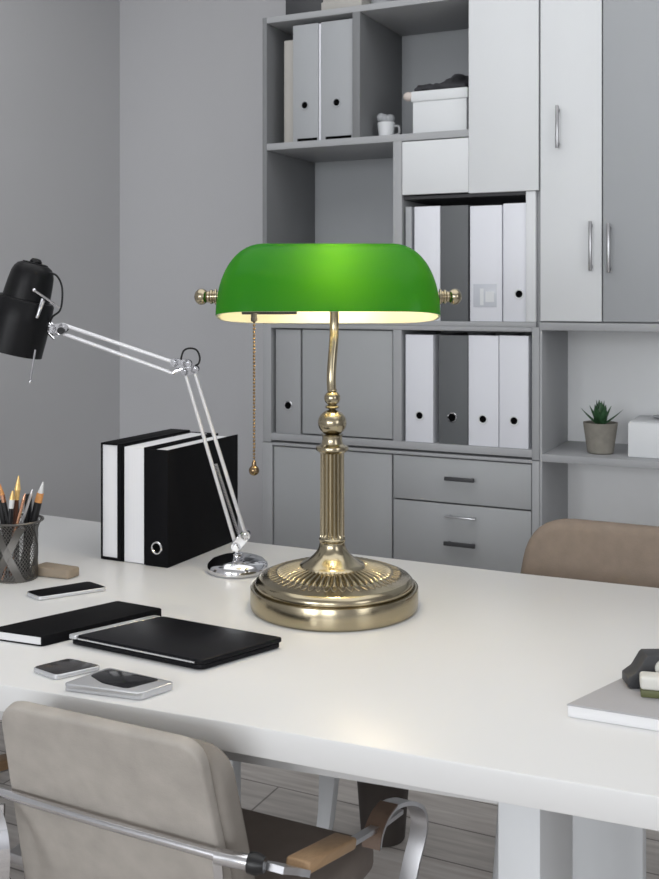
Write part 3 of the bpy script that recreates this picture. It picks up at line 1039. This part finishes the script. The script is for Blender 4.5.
pr = []
for k in range(41):
    u = k / 40
    r = .149 - u * (.149 - .062)
    z = .060 + .021 * (1 - (1 - u) ** 1.35)
    pr.append((r, z))
MB().lathe(pr, NFL * 10, fn=flute).build('fluted_dome', M['brass'], t, smooth=60)
b = MB()
for k in range(NFL):
    a0 = 2 * math.pi * k / NFL
    pts = []
    for i in range(9):
        v = -1 + i / 4
        rr = .118 + .016 * (1 - v * v)
        aa = a0 + v * math.pi / NFL
        uu = (.149 - rr) / (.149 - .062)
        pts.append((rr * math.cos(aa), rr * math.sin(aa), .060 + .021 * (1 - (1 - uu) ** 1.35) + .0004))
    b.tube(pts, .0011, 5)
b.build('leaf_ornament', M['brass_emb'], t)
CXO = -.004
mt = Matrix.Translation((CXO, 0, 0))
pr = [(.066, .077), (.0665, .081), (.064, .084)]
for k in range(17):
    u = k / 16
    pr.append((.0255 + .0375 * (1 - u) ** 2.3, .085 + .045 * u))
pr += [(.0268, .132), (.0268, .135), (.0250, .137)]
MB().lathe(pr, 64, mt).build('bell_foot', M['brass'], t)


def colflute(r, z, a):
    if .139 < z < .318:
        wv = math.cos(a * 20)
        return r - .0034 * max(0, wv) ** .6, z
    return r, z


pr = [(.0245, .135), (.0248, .1385), (.0248, .141), (.0246, .146), (.0240, .308), (.0242, .3165), (.0245, .319)]
MB().lathe(pr, 192, mt, colflute).build('fluted_column', M['brass'], t, smooth=50)


def zz(py):
    return .62 - (py - 296) * K


def prof_px(lst):
    return [(r * K, zz(y)) for r, y in lst]


MB().lathe(prof_px([(12.5, 452.5), (14.5, 451), (16.3, 449.5), (16.6, 448), (16, 446), (13, 445), (11, 443.5), (10.2, 441), (9.9, 437), (10.3, 435)]), 48, mt).build('collar', M['brass'], t)
bp_ = [(10.3, 435.3), (11.4, 434)]
for k in range(15):
    a = -65 + 142 * k / 14
    bp_.append((14.4 * math.cos(R(a)), 422.5 - 13.2 * math.sin(R(a))))
bp_ += [(4.5, 408.5), (6.5, 408), (7.4, 406.8), (6.5, 405.5)]
for k in range(11):
    a = -60 + 130 * k / 10
    bp_.append((8.2 * math.cos(R(a)), 398 - 7.6 * math.sin(R(a))))
bp_ += [(5.2, 390.6), (4.6, 389.5)]
MB().lathe(prof_px(bp_), 48, mt).build('finial_ball', M['brass'], t)
b = MB()
b.tube(smooth_path([(CXO - .001, 0, zz(391)), (CXO - .002, .000, zz(378)), (CXO, .006, zz(360)), (CXO + .003, .014, zz(343)), (CXO + .004, .020, zz(328)), (CXO + .004, .018, zz(312)), (CXO + .003, .010, zz(302))], 8), .0094, 20)
b.build('neck_tube', M['brass'], t)

# glass shade: one closed glass wall, green outside and opal inside
SHX = -.0125
HLEN, RX, HB, HH, ZB = .2225, .096, .100, .148, -.042
sh_m = Matrix.Translation((SHX, .0, zz(297))) @ Matrix.Rotation(R(-8.0), 4, 'X')


def shade_grid(inset):
    hl, rx, hb, hh = HLEN - inset, RX - inset * .5, HB - inset, HH - inset
    NX, NP = 72, 32
    pts = []
    for i in range(NX + 1):
        v = -1 + 2 * i / NX
        ang = v * math.pi / 2
        # denser sampling in the round ends
        if abs(v) <= .45:
            x = v / .45 * (hl - rx)
            g = 1.0
        else:
            tt = (abs(v) - .45) / .55
            aa = tt * math.pi / 2 * .995
            x = math.copysign(hl - rx + rx * math.sin(aa), v)
            g = max(0.0, 1 - math.sin(aa) ** 2.2) ** (1 / 2.2)
        gy = max(g, .02) ** .75
        row = []
        for j in range(NP + 1):
            ph = math.pi * j / NP
            cy = math.cos(ph)
            y = -hb * gy * math.copysign(abs(cy) ** .85, cy)
            z = ZB + hh * max(g, .002) * math.sin(ph) ** .9 if 0 < j < NP else ZB
            row.append((x, y, z))
        pts.append(row)
    return pts


tm = bmesh.new()
A_ = [[tm.verts.new(p) for p in r_] for r_ in shade_grid(0)]
B_ = [[tm.verts.new(p) for p in r_] for r_ in shade_grid(.0045)]
NX, NP = len(A_) - 1, len(A_[0]) - 1
for i in range(NX):
    for j in range(NP):
        f = tm.faces.new((A_[i][j], A_[i][j + 1], A_[i + 1][j + 1], A_[i + 1][j]))
        f.material_index = 0
        f = tm.faces.new((B_[i][j], B_[i + 1][j], B_[i + 1][j + 1], B_[i][j + 1]))
        f.material_index = 1
for i in range(NX):
    for j in (0, NP):
        f = tm.faces.new((A_[i][j], A_[i + 1][j], B_[i + 1][j], B_[i][j]))
        f.material_index = 1
for j in range(NP):
    for i in (0, NX):
        f = tm.faces.new((A_[i][j], A_[i][j + 1], B_[i][j + 1], B_[i][j]))
        f.material_index = 1
bmesh.ops.remove_doubles(tm, verts=tm.verts[:], dist=1e-5)
bmesh.ops.recalc_face_normals(tm, faces=tm.faces[:])
bmesh.ops.transform(tm, matrix=sh_m, verts=tm.verts[:])
b = MB()
b.bm.free()
b.bm = tm
b.build('glass_shade', [M['shade_green'], M['shade_white']], t, smooth=60)

for sx in (-1, 1):
    fm = sh_m @ Matrix.Translation((sx * (HLEN - .003), 0, 0)) @ Matrix.Rotation(R(90 * sx), 4, 'Y')
    pr = [(0, -.02), (.010, -.02), (.010, .002), (.016, .003), (.016, .006), (.0125, .008), (.0125, .010), (.0148, .012), (.0148, .015), (.0115, .018), (.0115, .021)]
    for k in range(11):
        a = -50 + 140 * k / 10
        pr.append((.0165 * math.cos(R(a)) if a < 90 else 0, .0335 + .0145 * math.sin(R(a))))
    MB().lathe(pr, 32, fm).build('shade_knob', M['brass'], t)

# lamp holder, bulb and pull chain under the shade
b = MB()
b.cyl((-.205, .0, zz(297) - .004), (.19, .0, zz(297) - .004), .005, seg=12)
b.cyl((-.185, .005, zz(310)), (-.075, .005, zz(310)), .0095, seg=24)
b.build('lamp_holder', M['dark'], t)
b = MB()
pr = [(0, 0), (.009, 0), (.011, .02), (.016, .04), (.017, .10), (.012, .118), (0, .124)]
b.lathe(pr, 24, Matrix.Translation((-.058, .006, zz(299))) @ Matrix.Rotation(R(90), 4, 'Y'))
b.build('bulb', M['bulb'], t)
bl = bpy.data.lights.new('bulb_light', 'POINT')
bl.energy = 5.0
bl.color = (1.0, 0.80, 0.52)
bl.shadow_soft_size = .03
blo = bpy.data.objects.new('bulb_light', bl)
COL.objects.link(blo)
blo.parent = t
blo.location = (.004, .0, zz(282))
PX = (254 - 333.5) * K
b = MB()
b.cyl((PX, -.015, zz(320)), (PX, -.015, zz(313)), .006, seg=14)
b.lathe([(.003, 0), (.0065, .002), (.0065, .008), (.004, .011)], 16, Matrix.Translation((PX, -.015, zz(322))))
b.build('chain_switch', M['dark'], t)
b = MB()
z0, z1 = zz(322), zz(463)
nb = 42
for k in range(nb + 1):
    b.sphere((PX, -.015, z0 + (z1 - z0) * k / nb), .0028, 8)
b.cyl((PX, -.015, z0), (PX, -.015, z1), .0008, seg=6)
b.build('pull_chain', M['dark_brass'], t)
b = MB()
b.sphere((PX, -.015, zz(469)), .0105, 24)
b.lathe([(.0025, 0), (.0048, .001), (.0042, .008), (.0025, .010)], 16, Matrix.Translation((PX, -.015, zz(464.5))))
b.build('pull_knob', M['dark_brass'], t)

# ------------------------------------------------------------------ laptop, notebook, phones
def lerp(p, q, u):
    return (p[0] + (q[0] - p[0]) * u, p[1] + (q[1] - p[1]) * u)


def inset_quad(Q, d):
    c = Vector((sum(p[0] for p in Q) / 4, sum(p[1] for p in Q) / 4))
    out = []
    for p in Q:
        v = Vector(p) - c
        out.append(tuple(c + v * (1 - d / v.length)))
    return out


Q = [(-1.236, 1.481), (-.947, 1.468), (-.882, 1.632), (-1.165, 1.642)]
t = thing('laptop', 'closed black laptop with a silver edge, lying before the brass lamp', 'laptop', (-1.055, 1.556, DT))
o_ = (-1.055, 1.556, DT)
MB().prism(inset_quad(Q, .003), DT + .001, DT + .0095, .0015, corner=.012).build('base', M['black_lap'], t, off=o_)
QL = [lerp(Q[0], Q[1], .060), Q[1], Q[2], lerp(Q[3], Q[2], .060)]
MB().prism(QL, DT + .0105, DT + .0185, .0022, corner=.010, seg=3).build('lid', M['black_lap'], t, off=o_)
b = MB()
b.prism([Q[0], lerp(Q[0], Q[1], .059), lerp(Q[3], Q[2], .059), Q[3]], DT + .0100, DT + .0180, .0018, corner=.004, seg=3)
b.band([(QL[0][0] + .006, QL[0][1] - .0012, DT + .0135), (Q[1][0] - .014, Q[1][1] - .0006, DT + .0135)], (0, 0, .0022), .0022)
b.build('edge_trim', M['silver'], t, off=o_)
b = MB()
for p in Q:
    pp = lerp(p, (-1.055, 1.556), .14)
    b.cyl((pp[0], pp[1], DT), (pp[0], pp[1], DT + .0015), .006, seg=12)
b.build('foot', M['black'], t, off=o_)

Q = [(-1.372, 1.443), (-1.262, 1.452), (-1.166, 1.672), (-1.276, 1.674)]
# keep clear of the laptop: the notebook lies just to its left
t = thing('notebook', 'black notebook with white page edges, left of the laptop', 'notebook', (-1.268, 1.561, DT))
o_ = (-1.268, 1.561, DT)
Q = [(-1.385, 1.440), (-1.268, 1.450), (-1.176, 1.682), (-1.284, 1.686)]
b = MB()
b.prism(Q, DT, DT + .002, .0006, corner=.006)
b.prism(Q, DT + .0155, DT + .0180, .0009, corner=.006)
b.prism([lerp(Q[1], Q[0], .035), Q[1], Q[2], lerp(Q[2], Q[3], .035)], DT + .001, DT + .017, .0006, corner=.003)
b.build('cover', M['black_matt'], t, off=o_)
MB().prism([lerp(Q[0], Q[2], .008), lerp(lerp(Q[1], Q[0], .04), Q[3], .008), lerp(lerp(Q[2], Q[3], .04), Q[0], .02), lerp(Q[3], Q[1], .02)], DT + .002, DT + .0155, corner=.003).build('pages', M['paper_flat'], t, off=o_)
b = MB()
Qs = [lerp(Q[0], Q[3], .02), lerp(Q[1], Q[2], .02)]


def phone(name, label, Q, screen_m, body_m, h, group=None, screen_q=None, zb=DT):
    c = (sum(p[0] for p in Q) / 4, sum(p[1] for p in Q) / 4, zb)
    t = thing(name, label, 'phone', c, 0, group)
    MB().prism(Q, zb, zb + h, .0018, corner=.010, seg=3).build('body', body_m, t, off=c)
    MB().prism(screen_q or inset_quad(Q, .003), zb + h - .0005, zb + h + .0007, .0003, corner=.009).build('screen', screen_m, t, off=c)
    return t


phone('smartphone', 'black phone with silver edge near the pencil cup', [(-1.517, 1.682), (-1.464, 1.664), (-1.386, 1.785), (-1.448, 1.805)], M['black_matt'], M['silver'], .008)
phone('smartphone', 'dark phone at the left, beside the silver framed one by the near chair', [(-1.199, 1.345), (-1.137, 1.332), (-1.099, 1.402), (-1.172, 1.407)], M['screen2'], M['silver'], .008)
QB = [(-1.098, 1.302), (-.963, 1.322), (-.942, 1.384), (-1.078, 1.392)]
QS = [lerp(lerp(QB[0], QB[3], .22), lerp(QB[1], QB[2], .22), .10)]
s0 = lerp(lerp(QB[0], QB[3], .50), lerp(QB[1], QB[2], .50), .05)
s1 = lerp(lerp(QB[0], QB[3], .24), lerp(QB[1], QB[2], .24), .38)
s2 = lerp(lerp(QB[0], QB[3], .14), lerp(QB[1], QB[2], .14), .76)
s3 = lerp(lerp(QB[0], QB[3], .93), lerp(QB[1], QB[2], .93), .82)
s4 = lerp(lerp(QB[0], QB[3], .93), lerp(QB[1], QB[2], .93), .06)
t = phone('smartphone', 'silver framed phone with black screen, nearest the front desk edge', QB, M['glassb'], M['silver'], .012, screen_q=[s0, s1, s2, s3, s4])

# ------------------------------------------------------------------ pencil cup and its pencils
PCX, PCY = -1.629, 1.778
t = thing('pencil_cup', 'pewter mesh pencil cup with crossed bands at the left edge', 'pencil cup', (PCX, PCY, DT), YAW)
RC, HC = .0455, .128


def cup_r(z):
    u = z / HC
    return RC + .0 if u < .8 else RC + .012 * ((u - .8) / .2) ** 2


b = MB()
for d_ in (-1, 1):
    for k in range(40):
        a0 = 2 * math.pi * k / 40
        b.tube([(cup_r(z) * math.cos(a0 + d_ * z * 16), cup_r(z) * math.sin(a0 + d_ * z * 16), z) for z in [HC * i / 14 for i in range(15)]], .0007, 4)
b.build('mesh_wall', M['mesh'], t)
b = MB()
b.tube([(cup_r(HC) * math.cos(2 * math.pi * k / 48), cup_r(HC) * math.sin(2 * math.pi * k / 48), HC) for k in range(48)], .0026, 8, closed=True)
b.build('rim', M['mesh'], t)
MB().lathe([(0, 0), (RC, 0), (RC + .001, .004), (RC - .001, .005), (0, .004)], 48).build('bottom', M['mesh'], t)


def strap(a0, a1, z0_, z1_, wd):
    o = MB()
    tmm = bmesh.new()
    n = 20
    R_ = []
    for i in range(n + 1):
        u = i / n
        a = a0 + (a1 - a0) * u
        z = z0_ + (z1_ - z0_) * u
        da = wd / RC * .5
        vv = []
        for (s_, rr) in ((-1, .0018), (1, .0018), (1, .0006), (-1, .0006)):
            r_ = cup_r(z) + rr
            vv.append(tmm.verts.new((r_ * math.cos(a + s_ * da), r_ * math.sin(a + s_ * da), z)))
        R_.append(vv)
    for i in range(n):
        for k in range(4):
            tmm.faces.new((R_[i][k], R_[i][(k + 1) % 4], R_[i + 1][(k + 1) % 4], R_[i + 1][k]))
    tmm.faces.new(R_[0])
    tmm.faces.new(R_[-1])
    bmesh.ops.recalc_face_normals(tmm, faces=tmm.faces[:])
    o.merge(tmm)
    return o.build('band', M['mesh'], t)


for k in range(3):
    ac = -math.pi / 2 - .12 + 2 * math.pi * k / 3
    strap(ac - .62, ac + .62, .004, HC - .010, .018)
    strap(ac + .62, ac - .62, .004, HC - .010, .018)

c_, s_ = math.cos(YAW), math.sin(YAW)


def pencil(name, label, cat, base, tipxy, z1, r, mb, parts, flat=False):
    """base/tip in the cup's own frame; parts = [(name, z fraction start, r0, r1, material)]"""
    p0 = Vector((base[0], base[1], .006))
    p1 = Vector((tipxy[0], tipxy[1], z1))
    o = thing(name, label, cat, (PCX + p0.x * c_ - p0.y * s_, PCY + p0.x * s_ + p0.y * c_, DT + .006), YAW, 'pencils in the mesh cup')
    end = parts[0][1] if parts else 1
    d = p1 - p0
    MB().cyl((0, 0, 0), d * end, r, seg=8 if flat else 14).build('shaft', mb, o)
    for i, (nm, f0, r0, r1, m_) in enumerate(parts):
        f1 = parts[i + 1][1] if i + 1 < len(parts) else 1.0
        MB().cyl(d * f0, d * f1, r0, r1, seg=14).build(nm, m_, o)


pencil('pencil', 'dark pencil with orange tip at the left edge of the cup', 'pencil', (.008, .003), (-.036, .003), .206, .0048, M['black'],
       [('ferrule', .80, .0052, .0052, M['copper']), ('tip', .88, .0050, .001, M['wood_tip'])])
pencil('pencil', 'tall brush-like pencil with a gold tip, highest in the cup', 'pencil', (-.010, -.007), (.008, -.007), .226, .0048, M['brownpen'],
       [('ferrule', .76, .0050, .0060, M['gold_tip']), ('tip', .86, .0072, .0014, M['gold_tip'])])
pencil('pencil', 'pencil with a pale cream tip left of the gold tipped one', 'pencil', (-.018, -.0235), (.000, -.0235), .196, .0048, M['black'],
       [('ferrule', .80, .0052, .0058, M['white_tip']), ('tip', .90, .0060, .002, M['gold_tip'])])
pencil('pencil', 'copper pencil leaning right across the cup front', 'pencil', (-.020, -.033), (.030, -.033), .192, .0036, M['copper'],
       [('tip', .93, .0036, .001, M['copper'])])
pencil('pen', 'silver slim pen leaning right between copper pencil and white tipped marker', 'pen', (-.020, -.0153), (.041, -.0153), .198, .0032, M['steel'],
       [('tip', .95, .0030, .001, M['steel'])])
pencil('marker_pen', 'thick black marker with orange collar and white tip, rightmost in cup', 'marker', (.006, .0165), (.055, .0165), .208, .0085, M['black'],
       [('collar', .78, .0085, .0074, M['wood_tip']), ('tip', .88, .0064, .0014, M['white_tip'])])
pencil('marker_pen', 'thick black marker without visible tip, leaning left in the cup', 'marker', (-.014, .0165), (-.038, .0165), .168, .0082, M['black'], [('cap_end', .97, .0082, .0060, M['black'])])
pencil('marker_pen', 'short black marker in the middle of the cup', 'marker', (.012, .034), (.018, .034), .178, .0080, M['black'], [('cap_end', .97, .0080, .0060, M['black'])])
pencil('marker_pen', 'short black marker standing behind the cream tipped pencil', 'marker', (-.010, .034), (-.012, .034), .164, .0080, M['black'], [('cap_end', .97, .0080, .0060, M['black'])])

t = thing('desk_block', 'tan block lying behind the mesh pencil cup', 'desk_block', (-1.565, 1.835, DT), R(2))
MB().prism([(-.050, -.026), (.048, -.020), (.052, .018), (-.046, .022)], 0, .021, .004, corner=.008).build('body', M['tan'], t)  # low rounded tan block next to the cup

# ------------------------------------------------------------------ right edge: book, tape dispenser, small block
Q = [(-.362, 1.546), (-.06, 1.556), (.0, 1.72), (-.300, 1.714)]
t = thing('hardback_book', 'grey covered book with white pages at the right edge', 'book', (-.18, 1.63, DT))
o_ = (-.18, 1.63, DT)
MB().prism([lerp(Q[0], Q[2], .004), lerp(Q[1], Q[3], .004), Q[2], Q[3]], DT, DT + .0165, .0006).build('pages', M['paper_flat'], t, off=o_)
MB().prism(Q, DT + .0165, DT + .0190, .0006).build('cover', M['notecover'], t, off=o_)

BZ = DT + .0192
t = thing('tape_dispenser', 'dark grey wedge-shaped tape dispenser on the grey book', 'tape dispenser', (-.24, 1.690, BZ), YAW)
b = MB()
prof = [(-.066, .004), (-.066, .016), (-.052, .026), (-.040, .046), (-.036, .050), (.07, .050), (.075, .045), (.075, 0), (-.058, 0)]
b.prism(prof, -.018, .018, .002, mtx=Matrix.Rotation(R(90), 4, 'X'))
b.build('body', M['dark'], t)
b = MB()
b.lathe([(.006, -.022), (.0125, -.022), (.0125, -.0185), (.006, -.0185)], 28, Matrix.Translation((-.013, 0, .032)) @ Matrix.Rotation(R(90), 4, 'X') @ Matrix.Translation((0, 0, .0405)))
b.build('tape_roll', M['cream'], t)
t = thing('stamp_pad', 'small cream block with olive base on the grey book', 'stamp', (-.236, 1.640, BZ), YAW - R(14))
MB().box(-.036, .036, -.014, .014, .0, .011, .0015).build('base', M['olive'], t)
MB().box(-.037, .037, -.015, .015, .011, .031, .005, seg=4).build('body', M['cream'], t)
